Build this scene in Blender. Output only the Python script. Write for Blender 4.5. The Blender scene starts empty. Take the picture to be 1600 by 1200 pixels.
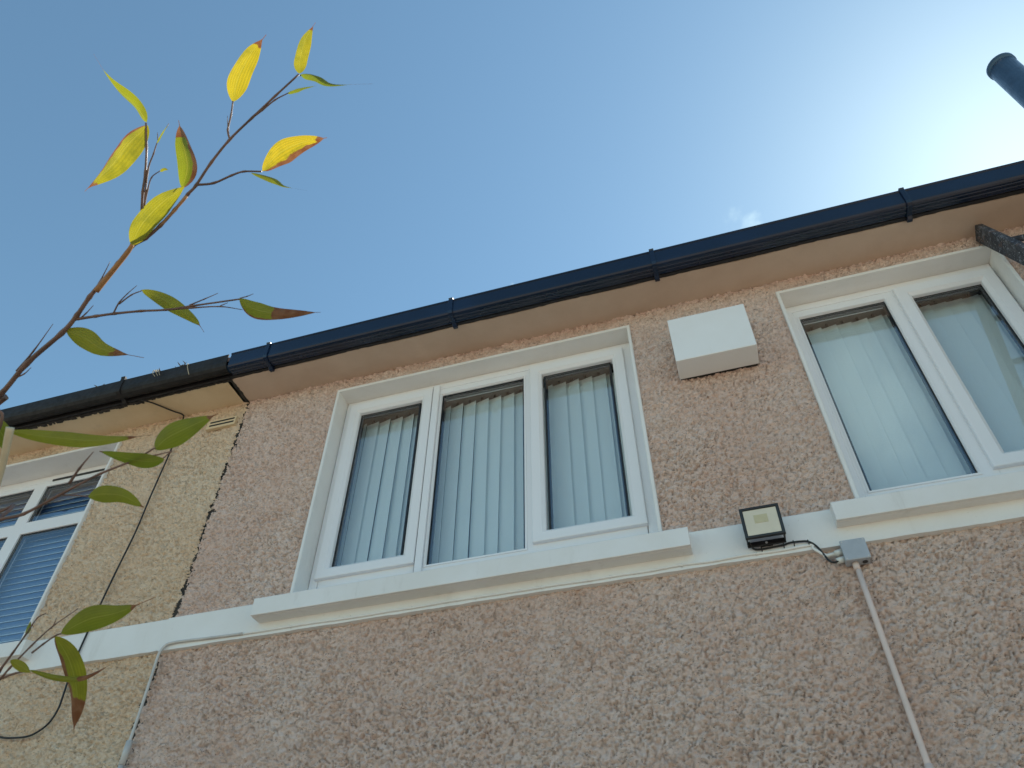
import bpy, math, random
import numpy as np
from mathutils import Vector, Matrix, noise as mnoise

R = math.radians
random.seed(7)
scene = bpy.context.scene
col = scene.collection

# ------------------------------------------------------------------ camera
# metres: x along the facade, y into the house (facade face at y = 0), z up
CAM = np.array([0.0, -2.86, 1.60])
YAW, PITCH, ROLL, FPX = -0.30321306, 0.79521382, 0.00761733, 1200.1
_f = np.array([math.sin(YAW)*math.cos(PITCH), math.cos(YAW)*math.cos(PITCH), math.sin(PITCH)])
_r0 = np.array([math.cos(YAW), -math.sin(YAW), 0.0]); _u0 = np.cross(_r0, _f)
_r = math.cos(ROLL)*_r0 + math.sin(ROLL)*_u0
_u = -math.sin(ROLL)*_r0 + math.cos(ROLL)*_u0
cd = bpy.data.cameras.new('camera')
cam = bpy.data.objects.new('camera', cd); col.objects.link(cam)
cam.matrix_world = Matrix(((_r[0], _u[0], -_f[0], CAM[0]), (_r[1], _u[1], -_f[1], CAM[1]),
                           (_r[2], _u[2], -_f[2], CAM[2]), (0, 0, 0, 1)))
cd.sensor_fit = 'HORIZONTAL'; cd.sensor_width = 36; cd.lens = FPX/1600*36
cd.clip_start = 0.02; cd.clip_end = 5000
cd.dof.use_dof = True; cd.dof.focus_distance = 3.2; cd.dof.aperture_fstop = 20
scene.camera = cam

# ------------------------------------------------------------------ sky and sun
SUN_EL, SUN_AZ = R(46.55), R(35.9)          # azimuth from +y towards +x, just behind the eaves
world = bpy.data.worlds.new('World'); scene.world = world; world.use_nodes = True
wn, wl = world.node_tree.nodes, world.node_tree.links
wn.clear()
sky = wn.new('ShaderNodeTexSky'); sky.sky_type = 'NISHITA'; sky.sun_disc = False
sky.sun_elevation = SUN_EL; sky.sun_rotation = SUN_AZ
sky.air_density = 1.0; sky.dust_density = 0.28; sky.ozone_density = 0.0; sky.altitude = 50
bg = wn.new('ShaderNodeBackground'); bg.inputs['Strength'].default_value = 0.15
wo = wn.new('ShaderNodeOutputWorld')
# a few small wisps of cloud: two just over the eaves, one behind the viewer that the right window mirrors
tc = wn.new('ShaderNodeTexCoord')
nz = wn.new('ShaderNodeTexNoise'); nz.inputs['Scale'].default_value = 9.0
nz.inputs['Detail'].default_value = 8; nz.inputs['Roughness'].default_value = 0.6; nz.inputs['Distortion'].default_value = 0.3
wl.new(tc.outputs['Generated'], nz.inputs['Vector'])
off = wn.new('ShaderNodeVectorMath'); off.operation = 'MULTIPLY_ADD'; off.inputs[1].default_value = (0.16,)*3; off.inputs[2].default_value = (-0.08,)*3
wl.new(nz.outputs['Color'], off.inputs[0])
wp = wn.new('ShaderNodeVectorMath'); wp.operation = 'ADD'; wl.new(tc.outputs['Generated'], wp.inputs[0]); wl.new(off.outputs[0], wp.inputs[1])
last = None
for cdir, rad, amt in (((0.112, 0.585, 0.803), 0.030, 0.34), ((-0.176, 0.573, 0.800), 0.016, 0.25), ((0.207, -0.735, 0.646), 0.11, 0.42)):
    ds = wn.new('ShaderNodeVectorMath'); ds.operation = 'DISTANCE'; ds.inputs[1].default_value = cdir; wl.new(wp.outputs[0], ds.inputs[0])
    mr = wn.new('ShaderNodeMapRange'); mr.interpolation_type = 'SMOOTHSTEP'
    for k, v in zip(('From Min', 'From Max', 'To Min', 'To Max'), (rad, 0.1*rad, 0.0, amt)): mr.inputs[k].default_value = v
    wl.new(ds.outputs['Value'], mr.inputs['Value'])
    if last is None: last = mr.outputs[0]
    else:
        mxm = wn.new('ShaderNodeMath'); mxm.operation = 'MAXIMUM'; wl.new(last, mxm.inputs[0]); wl.new(mr.outputs[0], mxm.inputs[1]); last = mxm.outputs[0]
cm = wn.new('ShaderNodeMix'); cm.data_type = 'RGBA'; cm.inputs['B'].default_value = (7.0, 7.0, 7.2, 1)
wl.new(last, cm.inputs['Factor']); wl.new(sky.outputs[0], cm.inputs['A'])
# the camera's cool white balance, the same over the whole sky
wb = wn.new('ShaderNodeMix'); wb.data_type = 'RGBA'; wb.blend_type = 'MULTIPLY'; wb.inputs['Factor'].default_value = 1.0; wb.inputs['B'].default_value = (0.80, 1.005, 0.945, 1)
wl.new(cm.outputs['Result'], wb.inputs['A']); wl.new(wb.outputs['Result'], bg.inputs['Color']); wl.new(bg.outputs[0], wo.inputs[0])

sd = bpy.data.lights.new('sun', 'SUN'); sd.energy = 4.0; sd.angle = R(0.53); sd.color = (1.0, 0.95, 0.86)
sun = bpy.data.objects.new('sun', sd); col.objects.link(sun)
sdir = Vector((math.cos(SUN_EL)*math.sin(SUN_AZ), math.cos(SUN_EL)*math.cos(SUN_AZ), math.sin(SUN_EL)))
sun.rotation_euler = sdir.to_track_quat('Z', 'Y').to_euler(); sun.location = sdir*40

vs = scene.view_settings
vs.view_transform = 'Standard'; vs.look = 'None'; vs.gamma = 1.0; vs.exposure = 0.42
vs.use_curve_mapping = False
scene.cycles.max_bounces = 10; scene.cycles.diffuse_bounces = 5; scene.cycles.glossy_bounces = 4
scene.cycles.transparent_max_bounces = 12

# ------------------------------------------------------------------ helpers
def tag(o, label=None, cat=None, group=None, kind=None):
    if label: o['label'] = label
    if cat: o['category'] = cat
    if group: o['group'] = group
    if kind: o['kind'] = kind
    return o

def empty(name, loc, label, cat, group=None):
    o = bpy.data.objects.new(name, None); col.objects.link(o); o.location = loc
    o.empty_display_size = 0.1
    return tag(o, label, cat, group)

def put(o, parent):
    """child at its world place: parents here carry only a location"""
    if parent is not None:
        o.parent = parent
        off = Vector((0, 0, 0)); p = parent
        while p is not None:
            off += p.location; p = p.parent
        o.location = o.location - off
    return o

class MB:
    def __init__(s): s.v, s.f, s.sm = [], [], []
    def add(s, v, f, smooth=False):
        n = len(s.v); s.v += [tuple(p) for p in v]
        s.f += [tuple(i+n for i in q) for q in f]; s.sm += [smooth]*len(f); return s
    def box(s, x0, x1, y0, y1, z0, z1):
        v = [(x, y, z) for x in (x0, x1) for y in (y0, y1) for z in (z0, z1)]
        return s.add(v, [(0,1,3,2),(4,6,7,5),(0,4,5,1),(2,3,7,6),(0,2,6,4),(1,5,7,3)])
    def prism(s, prof, x0, x1, closed=True):
        """profile of (y, z) points swept along x"""
        n = len(prof)
        v = [(x0, y, z) for y, z in prof] + [(x1, y, z) for y, z in prof]
        f = [(i, (i+1) % n, n+(i+1) % n, n+i) for i in range(n if closed else n-1)]
        if closed: f += [tuple(range(n))[::-1], tuple(range(n, 2*n))]
        return s.add(v, f)
    def ring(s, x0, x1, z0, z1, prof):
        """rectangular mitred frame in the x-z plane; prof = [(inset, y), ...] closed loop"""
        v = []
        for d, y in prof: v += [(x0+d, y, z0+d), (x1-d, y, z0+d), (x1-d, y, z1-d), (x0+d, y, z1-d)]
        n = len(prof); f = []
        for i in range(n):
            a, b = 4*i, 4*((i+1) % n)
            for k in range(4): f.append((a+k, a+(k+1) % 4, b+(k+1) % 4, b+k))
        return s.add(v, f)
    def tube(s, pts, rad, seg=10, cap=True):
        pts = [Vector(p) for p in pts]; n = len(pts)
        rads = list(rad) if hasattr(rad, '__len__') else [rad]*n
        t0 = (pts[1]-pts[0]).normalized()
        ref = Vector((0, 0, 1)) if abs(t0.z) < 0.9 else Vector((1, 0, 0))
        nx = t0.cross(ref).normalized(); v = []
        for i in range(n):
            t = (pts[min(i+1, n-1)]-pts[max(i-1, 0)]).normalized()
            nx = (nx - t*nx.dot(t)).normalized(); ny = t.cross(nx)
            for k in range(seg):
                a = 2*math.pi*k/seg
                v.append(pts[i]+(nx*math.cos(a)+ny*math.sin(a))*rads[i])
        f = [(i*seg+k, i*seg+(k+1) % seg, (i+1)*seg+(k+1) % seg, (i+1)*seg+k) for i in range(n-1) for k in range(seg)]
        m = len(s.v); s.add(v, f, True)
        if cap: s.f += [tuple(m+k for k in range(seg))[::-1], tuple(m+(n-1)*seg+k for k in range(seg))]; s.sm += [False, False]
        return s
    def build(s, name, mat, parent=None, bevel=0.0, seg=2):
        me = bpy.data.meshes.new(name); me.from_pydata(s.v, [], s.f); me.validate()
        me.polygons.foreach_set('use_smooth', s.sm[:len(me.polygons)] if len(s.sm) >= len(me.polygons) else [False]*len(me.polygons))
        if mat: me.materials.append(mat)
        import bmesh
        bm = bmesh.new(); bm.from_mesh(me); bmesh.ops.recalc_face_normals(bm, faces=bm.faces); bm.to_mesh(me); bm.free()
        o = bpy.data.objects.new(name, me); col.objects.link(o)
        if bevel:
            b = o.modifiers.new('bevel', 'BEVEL'); b.width = bevel; b.segments = seg; b.limit_method = 'ANGLE'; b.angle_limit = R(35)
        return put(o, parent)

def catmull(pts, n=6):
    P = [Vector(p) for p in pts]; P = [P[0]*2-P[1]]+P+[P[-1]*2-P[-2]]; out = []
    for i in range(1, len(P)-2):
        a, b, c, d = P[i-1:i+3]
        for k in range(n):
            t = k/n
            out.append(0.5*((2*b)+(c-a)*t+(2*a-5*b+4*c-d)*t*t+(3*b-a-3*c+d)*t**3))
    out.append(P[-2]); return out

# ------------------------------------------------------------------ materials
class N:
    """tiny node-graph helper"""
    def __init__(s, name):
        s.m = bpy.data.materials.new(name); s.m.use_nodes = True
        s.t = s.m.node_tree; s.n, s.l = s.t.nodes, s.t.links
        s.b = s.n['Principled BSDF']; s.o = s.n['Material Output']
        s.tc = s.n.new('ShaderNodeTexCoord')
    def new(s, t, **kw):
        n = s.n.new(t)
        for k, v in kw.items():
            if k in n.inputs: n.inputs[k].default_value = v
            else: setattr(n, k, v)
        return n
    def noise(s, scale, detail=4, rough=0.55, vec=None, dist=0.0):
        n = s.new('ShaderNodeTexNoise', Scale=scale, Detail=detail, Roughness=rough, Distortion=dist)
        s.l.new(vec or s.tc.outputs['Object'], n.inputs['Vector']); return n.outputs['Fac']
    def mapr(s, v, a, b, c=0.0, d=1.0):
        n = s.new('ShaderNodeMapRange'); n.interpolation_type = 'SMOOTHSTEP'
        for k, x in zip(('From Min','From Max','To Min','To Max'), (a, b, c, d)): n.inputs[k].default_value = x
        s.l.new(v, n.inputs['Value']); return n.outputs[0]
    def mix(s, fac, a, b, mode='MIX'):
        n = s.new('ShaderNodeMix', data_type='RGBA', blend_type=mode)
        for k, x in (('Factor', fac), ('A', a), ('B', b)):
            if isinstance(x, (int, float)): n.inputs[k].default_value = x
            elif isinstance(x, tuple): n.inputs[k].default_value = (*x, 1)
            else: s.l.new(x, n.inputs[k])
        return n.outputs['Result']
    def math(s, op, a, b=0.0):
        n = s.new('ShaderNodeMath', operation=op)
        for i, x in enumerate((a, b)):
            if isinstance(x, (int, float)): n.inputs[i].default_value = x
            else: s.l.new(x, n.inputs[i])
        return n.outputs[0]
    def scaled(s, sx, sy, sz):
        n = s.new('ShaderNodeMapping'); n.inputs['Scale'].default_value = (sx, sy, sz)
        s.l.new(s.tc.outputs['Object'], n.inputs['Vector']); return n.outputs[0]
    def bump(s, h, strength, dist):
        n = s.new('ShaderNodeBump'); n.inputs['Strength'].default_value = strength; n.inputs['Distance'].default_value = dist
        s.l.new(h, n.inputs['Height']); s.l.new(n.outputs[0], s.b.inputs['Normal'])
    def set(s, c=None, rough=0.5, spec=0.5, metal=0.0):
        if c is not None:
            if isinstance(c, tuple): s.b.inputs['Base Color'].default_value = (*c, 1)
            else: s.l.new(c, s.b.inputs['Base Color'])
        if isinstance(rough, (int, float)): s.b.inputs['Roughness'].default_value = rough
        else: s.l.new(rough, s.b.inputs['Roughness'])
        s.b.inputs['Specular IOR Level'].default_value = spec; s.b.inputs['Metallic'].default_value = metal
        return s.m

def mat_roughcast(name, base, light, stain_shade, speck, spk=0.5):
    n = N(name)
    big = n.noise(1.7, 5, 0.6); mid = n.noise(11, 4, 0.6); fine = n.noise(160, 3, 0.6)
    st = n.noise(5.5, 6, 0.65, n.scaled(0.8, 1, 1.6))
    c = n.mix(n.mapr(big, 0.35, 0.68), base, light)
    c = n.mix(n.mapr(mid, 0.5, 0.75, 0, 0.22), c, stain_shade)
    gr = n.noise(100, 4, 0.7, n.scaled(0.65, 1, 1.45), 0.6)      # brown stones, pale paint; relief's crevice shade and lit lumps painted in too
    c = n.mix(n.math('MULTIPLY', n.mapr(gr, 0.55, 0.64, 0, 0.6), n.mapr(big, 0.30, 0.62, 0.25, 1)), c, stain_shade)
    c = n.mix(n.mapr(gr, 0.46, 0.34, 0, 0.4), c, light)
    c = n.mix(n.mapr(st, 0.55, 0.72, 0, 0.30), c, stain_shade)
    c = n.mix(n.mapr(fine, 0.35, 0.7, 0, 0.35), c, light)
    sk = n.noise(150, 3, 0.6, n.scaled(0.6, 1, 1.5), 0.8)  # brown flecks scattered at random, painting in the shade of small pits
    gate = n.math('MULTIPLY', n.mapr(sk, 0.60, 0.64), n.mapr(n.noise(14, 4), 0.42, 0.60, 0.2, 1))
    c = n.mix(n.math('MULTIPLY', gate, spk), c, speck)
    c = n.mix(n.mapr(n.noise(120, 2, 0.5, n.scaled(0.8, 1.1, 1.3), 0.5), 0.70, 0.73, 0, 0.9), c, (0.035, 0.025, 0.02))  # rarer near-black flecks: shade of the deepest pits put into the colour
    n.bump(n.noise(150, 5, 0.7, n.scaled(0.8, 1, 1.2)), 1.0, 0.009)
    return n.set(c, 0.9, 0.25)

def mat_paint(name, c1, c2, rough=0.55, streak=0.25, bump=0.0, dirt=(0.30, 0.25, 0.19), dirt_amt=0.25):
    n = N(name)
    c = n.mix(n.mapr(n.noise(3.0, 5, 0.6), 0.35, 0.7), c1, c2)
    c = n.mix(n.mapr(n.noise(9, 5, 0.7, n.scaled(1.0, 1.0, 0.25)), 0.55, 0.8, 0, streak), c, dirt)
    c = n.mix(n.mapr(n.noise(70, 3, 0.6), 0.68, 0.76, 0, dirt_amt), c, dirt)
    if bump: n.bump(n.noise(55, 4, 0.6), 0.4, bump)
    return n.set(c, rough, 0.4)

def mat_plain(name, c, rough=0.5, var=0.12, spec=0.5, scale=14, metal=0.0, bump=0.0):
    n = N(name)
    d = tuple(x*(1-var*2) for x in c)
    cc = n.mix(n.mapr(n.noise(scale, 5, 0.6), 0.35, 0.72), c, d)
    rr = n.mapr(n.noise(scale*2.3, 4), 0.3, 0.7, max(0.03, rough-0.08), min(1, rough+0.1))
    if bump: n.bump(n.noise(scale*6, 4, 0.6), 0.5, bump)
    return n.set(cc, rr, spec, metal)

def mat_smooth(name, c, rough, spec, k=1.8):
    n = N(name)
    return n.set(n.mix(n.mapr(n.noise(2.5, 3), 0.4, 0.7, 0, 0.5), c, tuple(min(0.85, x*k) for x in c)), rough, spec)

def mat_glass(name, tint=(0.965, 0.985, 0.985)):
    n = N(name); n.n.remove(n.b)
    tr = n.new('ShaderNodeBsdfTransparent', Color=(*tint, 1))
    gl = n.new('ShaderNodeBsdfGlossy', Color=(0.95, 0.97, 1.0, 1), Roughness=0.012)
    lw = n.new('ShaderNodeLayerWeight', Blend=0.5)            # Schlick reflectance, the same from both sides
    p5 = n.math('POWER', lw.outputs['Facing'], 5.0)
    dbl = n.new('ShaderNodeMath', operation='MULTIPLY_ADD'); dbl.inputs[1].default_value = 0.90; dbl.inputs[2].default_value = 0.10; dbl.use_clamp = True
    n.l.new(p5, dbl.inputs[0])
    # the two faces of a double-glazed unit bow a little
    bp = n.new('ShaderNodeBump'); bp.inputs['Strength'].default_value = 0.25; bp.inputs['Distance'].default_value = 0.004
    n.l.new(n.noise(2.2, 1, 0.4), bp.inputs['Height']); n.l.new(bp.outputs[0], gl.inputs['Normal'])
    mx = n.new('ShaderNodeMixShader')
    n.l.new(dbl.outputs[0], mx.inputs[0]); n.l.new(tr.outputs[0], mx.inputs[1]); n.l.new(gl.outputs[0], mx.inputs[2])
    n.l.new(mx.outputs[0], n.o.inputs['Surface']); return n.m

def mat_leaf(name):
    n = N(name); n.n.remove(n.b)
    uv = n.new('ShaderNodeUVMap'); sp = n.new('ShaderNodeSeparateXYZ'); n.l.new(uv.outputs[0], sp.inputs[0])
    U, V = sp.outputs['X'], sp.outputs['Y']
    at = n.new('ShaderNodeAttribute'); at.attribute_name = 'tip'; at.attribute_type = 'GEOMETRY'
    ae = n.new('ShaderNodeAttribute'); ae.attribute_name = 'edge'; ae.attribute_type = 'GEOMETRY'
    ag = n.new('ShaderNodeAttribute'); ag.attribute_name = 'hue'; ag.attribute_type = 'GEOMETRY'
    nb = n.noise(55, 3, 0.6)
    wob = n.math('MULTIPLY', n.math('SUBTRACT', nb, 0.5), 0.22)
    tipf = n.mapr(n.math('SUBTRACT', n.math('ADD', V, wob), at.outputs['Fac']), -0.012, 0.015)
    edg = n.mapr(n.math('SUBTRACT', n.math('ADD', U, n.math('MULTIPLY', wob, 1.6)), ae.outputs['Fac']), -0.03, 0.03)
    brown = n.math('MAXIMUM', tipf, edg)
    # veins run along the blade
    wv = n.new('ShaderNodeTexWave', Scale=1.0, Distortion=0.4); wv.bands_direction = 'X'
    cv = n.new('ShaderNodeCombineXYZ'); n.l.new(n.math('MULTIPLY', U, 2.6), cv.inputs[0]); n.l.new(n.math('MULTIPLY', V, 0.6), cv.inputs[1])
    n.l.new(cv.outputs[0], wv.inputs['Vector'])
    green = n.mix(ag.outputs['Fac'], (0.15, 0.195, 0.03), (0.40, 0.32, 0.035))
    green = n.mix(n.mapr(n.noise(26, 4, 0.6), 0.4, 0.75, 0, 0.4), green, (0.25, 0.23, 0.03))
    green = n.mix(n.math('MULTIPLY', wv.outputs['Fac'], 0.22), green, (0.09, 0.12, 0.02))
    mid = n.mapr(n.math('ABSOLUTE', n.math('SUBTRACT', U, 0.5)), 0.0, 0.035, 0.55, 0)
    green = n.mix(mid, green, (0.30, 0.30, 0.09))
    bc = n.mix(n.mapr(n.noise(90, 3), 0.35, 0.7), (0.19, 0.075, 0.03), (0.30, 0.16, 0.08))
    base = n.mix(brown, green, bc)
    tgreen = n.mix(ag.outputs['Fac'], (0.26, 0.34, 0.015), (0.88, 0.62, 0.02))
    tgreen = n.mix(n.math('MULTIPLY', wv.outputs['Fac'], 0.38), tgreen, (0.26, 0.28, 0.012))
    tgreen = n.mix(n.mapr(n.noise(30, 4, 0.6), 0.42, 0.70, 0, 0.75), tgreen, (0.24, 0.25, 0.015))
    tgreen = n.mix(mid, tgreen, (0.62, 0.55, 0.06))
    tcol = n.mix(brown, tgreen, n.mix(0.5, bc, (0.34, 0.10, 0.03)))
    pb = n.new('ShaderNodeBsdfPrincipled', Roughness=0.42); pb.inputs['Specular IOR Level'].default_value = 0.45
    n.l.new(base, pb.inputs['Base Color'])
    bp = n.new('ShaderNodeBump'); bp.inputs['Strength'].default_value = 0.3; bp.inputs['Distance'].default_value = 0.0006
    n.l.new(wv.outputs['Fac'], bp.inputs['Height']); n.l.new(bp.outputs[0], pb.inputs['Normal'])
    tl = n.new('ShaderNodeBsdfTranslucent'); n.l.new(tcol, tl.inputs['Color'])
    mx = n.new('ShaderNodeMixShader'); mx.inputs[0].default_value = 0.55
    n.l.new(pb.outputs[0], mx.inputs[1]); n.l.new(tl.outputs[0], mx.inputs[2]); n.l.new(mx.outputs[0], n.o.inputs['Surface'])
    return n.m

def mat_blind(name, c, t=0.35):
    n = N(name); n.n.remove(n.b)
    w = n.noise(400, 2, 0.5, n.scaled(1, 1, 0.3))
    cc = n.mix(n.mapr(w, 0.3, 0.7, 0, 0.12), c, tuple(x*0.8 for x in c))
    d = n.new('ShaderNodeBsdfDiffuse'); tr = n.new('ShaderNodeBsdfTranslucent'); mx = n.new('ShaderNodeMixShader'); mx.inputs[0].default_value = t
    n.l.new(cc, d.inputs[0]); n.l.new(cc, tr.inputs[0]); n.l.new(d.outputs[0], mx.inputs[1]); n.l.new(tr.outputs[0], mx.inputs[2])
    n.l.new(mx.outputs[0], n.o.inputs['Surface']); return n.m

M = dict(
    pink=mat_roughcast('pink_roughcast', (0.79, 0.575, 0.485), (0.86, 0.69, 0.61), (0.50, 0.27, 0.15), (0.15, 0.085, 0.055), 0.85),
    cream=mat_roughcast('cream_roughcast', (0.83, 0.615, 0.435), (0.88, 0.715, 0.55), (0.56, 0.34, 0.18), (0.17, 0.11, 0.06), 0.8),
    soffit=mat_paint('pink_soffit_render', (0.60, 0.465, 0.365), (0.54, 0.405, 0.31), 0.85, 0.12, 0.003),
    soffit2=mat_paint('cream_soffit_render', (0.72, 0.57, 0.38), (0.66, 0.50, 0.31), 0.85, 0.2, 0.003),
    white=mat_paint('white_masonry_paint', (0.80, 0.79, 0.77), (0.76, 0.74, 0.71), 0.6, 0.14, 0.002),
    sillp=mat_paint('white_sill_paint', (0.80, 0.79, 0.78), (0.76, 0.74, 0.71), 0.55, 0.26, 0.002),
    pvc=mat_smooth('white_pvc', (0.80, 0.80, 0.815), 0.30, 0.45, 1.03),
    gasket=mat_plain('black_rubber', (0.012, 0.012, 0.014), 0.5),
    glass=mat_glass('double_glazing'),
    gutter=mat_smooth('black_gutter_pvc', (0.003, 0.010, 0.030), 0.26, 0.5),
    gutter2=mat_plain('weathered_black_gutter', (0.020, 0.018, 0.018), 0.62, 0.25, 0.3, bump=0.002),
    fascia=mat_plain('dark_painted_fascia', (0.018, 0.016, 0.017), 0.6),
    moss=mat_plain('dry_debris', (0.10, 0.075, 0.05), 0.9),
    straw=mat_plain('straw', (0.55, 0.45, 0.30), 0.7),
    roof=mat_plain('roof_tile', (0.14, 0.075, 0.055), 0.85, 0.2, bump=0.01),
    core=mat_plain('masonry', (0.30, 0.26, 0.22), 0.9),
    joint=mat_plain('dark_joint_filler', (0.060, 0.055, 0.050), 0.9, 0.2, 0.2, bump=0.01),
    room=mat_plain('interior_plaster', (0.42, 0.40, 0.37), 0.8, 0.04),
    blind=mat_blind('blind_fabric', (0.86, 0.93, 0.94), 0.22),
    headrail=mat_plain('blind_headrail', (0.26, 0.245, 0.225), 0.4),
    venet=mat_plain('blue_blind_slat', (0.030, 0.105, 0.27), 0.35, 0.05),
    venedge=mat_plain('pale_blind_edge', (0.50, 0.62, 0.72), 0.4, 0.04),
    ventbox=mat_paint('white_box_paint', (0.82, 0.82, 0.81), (0.79, 0.78, 0.76), 0.5, 0.04, 0.0005, dirt_amt=0.12),
    black=mat_plain('black_plastic', (0.014, 0.014, 0.016), 0.38),
    cable=mat_plain('black_cable', (0.012, 0.012, 0.013), 0.5),
    lens=mat_plain('floodlight_lens', (0.70, 0.64, 0.51), 0.14, 0.03),
    led=mat_plain('led_chip', (0.58, 0.52, 0.33), 0.3, 0.05),
    greybox=mat_plain('grey_plastic', (0.42, 0.45, 0.49), 0.38, 0.06),
    conduit=mat_plain('painted_conduit', (0.72, 0.575, 0.515), 0.5, 0.06),
    conduitw=mat_plain('white_conduit', (0.58, 0.56, 0.535), 0.5, 0.08),
    gland=mat_plain('pale_gland', (0.72, 0.72, 0.68), 0.4, 0.05),
    pipe=mat_plain('dark_soil_pipe', (0.05, 0.09, 0.14), 0.35, 0.15),
    leaf=mat_leaf('bamboo_leaf'),
    stem=mat_plain('bamboo_stem', (0.17, 0.092, 0.066), 0.45, 0.25, scale=40),
    sheath=mat_plain('bamboo_sheath', (0.36, 0.17, 0.06), 0.6, 0.2, scale=60),
    concrete=mat_plain('yard_concrete', (0.54, 0.425, 0.31), 0.9, 0.14, scale=1.5, bump=0.01),
)
def mat_ladder():
    n = N('splashed_ladder_timber')
    c = n.mix(n.mapr(n.noise(30, 5, 0.6, n.scaled(1, 1, 0.12)), 0.35, 0.7), (0.030, 0.034, 0.045), (0.085, 0.08, 0.085))
    c = n.mix(n.mapr(n.noise(22, 5, 0.75), 0.55, 0.64, 0, 0.8), c, (0.20, 0.22, 0.26))
    c = n.mix(n.mapr(n.noise(70, 3, 0.7, None, 1.2), 0.61, 0.65, 0, 0.9), c, (0.50, 0.50, 0.52))
    c = n.mix(n.mapr(n.noise(15, 3, 0.6), 0.58, 0.66, 0, 0.7), c, (0.15, 0.09, 0.07))
    n.bump(n.noise(60, 4), 0.4, 0.003)
    return n.set(c, 0.7, 0.3)
M['ladder'] = mat_ladder()

# ------------------------------------------------------------------ ground
g = MB().add([(-600, -600, 0), (600, -600, 0), (600, 600, 0), (-600, 600, 0)], [(0, 1, 2, 3)]).build('ground', M['concrete'])
tag(g, kind='structure')

# ------------------------------------------------------------------ roughcast wall sheets
rng = np.random.default_rng(11)
def lattice(nseed):
    r = np.random.default_rng(nseed); return r.random((256, 256)), r.random((256, 256)), r.random((256, 256))
def vnoise(x, y, T):
    xi = np.floor(x).astype(int); yi = np.floor(y).astype(int); fx = x-xi; fy = y-yi
    fx = fx*fx*(3-2*fx); fy = fy*fy*(3-2*fy); a, b, c, d = xi & 255, (xi+1) & 255, yi & 255, (yi+1) & 255
    return (T[a, c]*(1-fx)+T[b, c]*fx)*(1-fy)+(T[a, d]*(1-fx)+T[b, d]*fx)*fy
def pebbles(x, y, T):
    """rounded stones of uneven size thrown at the wall: highest dome wins"""
    A, B, S = T; xi = np.floor(x).astype(int); yi = np.floor(y).astype(int); out = np.zeros_like(x)
    for dx in (-1, 0, 1):
        for dy in (-1, 0, 1):
            cx, cy = xi+dx, yi+dy; i, j = cx & 255, cy & 255
            rad = 0.18+0.68*S[i, j]**1.5
            d2 = ((x-cx-A[i, j])**2+(y-cy-B[i, j])**2)/(rad*rad)
            out = np.maximum(out, rad*np.sqrt(np.clip(1-d2, 0, 1)))
    return out
def hollows(x, y, T, rmax):
    A, B, S = T; xi = np.floor(x).astype(int); yi = np.floor(y).astype(int); out = np.zeros_like(x)
    for dx in (-1, 0, 1):
        for dy in (-1, 0, 1):
            cx, cy = xi+dx, yi+dy; i, j = cx & 255, cy & 255
            rad = 0.10+(rmax-0.10)*S[i, j]**1.6
            out = np.maximum(out, (S[i, j] > 0.3)*np.clip(1-np.sqrt((x-cx-A[i, j])**2+(y-cy-B[i, j])**2)/rad, 0, 1))
    return out
def relief(X, Z, seed):
    T = lattice(seed); T2 = lattice(seed+1)
    wx = X+0.022*(vnoise(X*42, Z*42, T[0])-0.5)+0.010*(vnoise(X*90, Z*90, T[2])-0.5); wz = Z+0.016*(vnoise(X*45+9, Z*45+3, T[1])-0.5)+0.008*(vnoise(X*95+3, Z*95, T2[2])-0.5)
    h = 0.0125*pebbles(wx*72, wz*88, T) + 0.007*pebbles(wx*112+5, wz*125+7, T2)
    h += 0.007*(vnoise(X*36, Z*44, T[2])-0.5) + 0.006*(vnoise(X*7, Z*7, T2[0])-0.5) - 0.009
    # small separate hollows between the stones, thinner on some patches than on others
    T3 = lattice(seed+2); T4 = lattice(seed+3)
    pit = np.clip(hollows(wx*40, wz*62, T3, 0.42)*2.2+hollows(wx*66+3, wz*104, T4, 0.36)*1.6, 0, 1)
    return h-0.013*pit*(0.6+0.7*vnoise(X*3.1+7, Z*4.3, T2[0]))
def axis(a, b, step, must, coarse=None):
    """grid lines between a and b that include the opening edges; coarse=(limit, step) below the limit"""
    cuts = sorted({a, b, *[m for m in must if a < m < b]}); out = []
    for p, q in zip(cuts, cuts[1:]):
        st = coarse[2] if coarse and (q <= coarse[0]+1e-6 or p >= coarse[1]-1e-6) else step
        out += list(np.linspace(p, q, max(2, int(round((q-p)/st))+1))[:-1])
    return np.array(out+[b])
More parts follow.
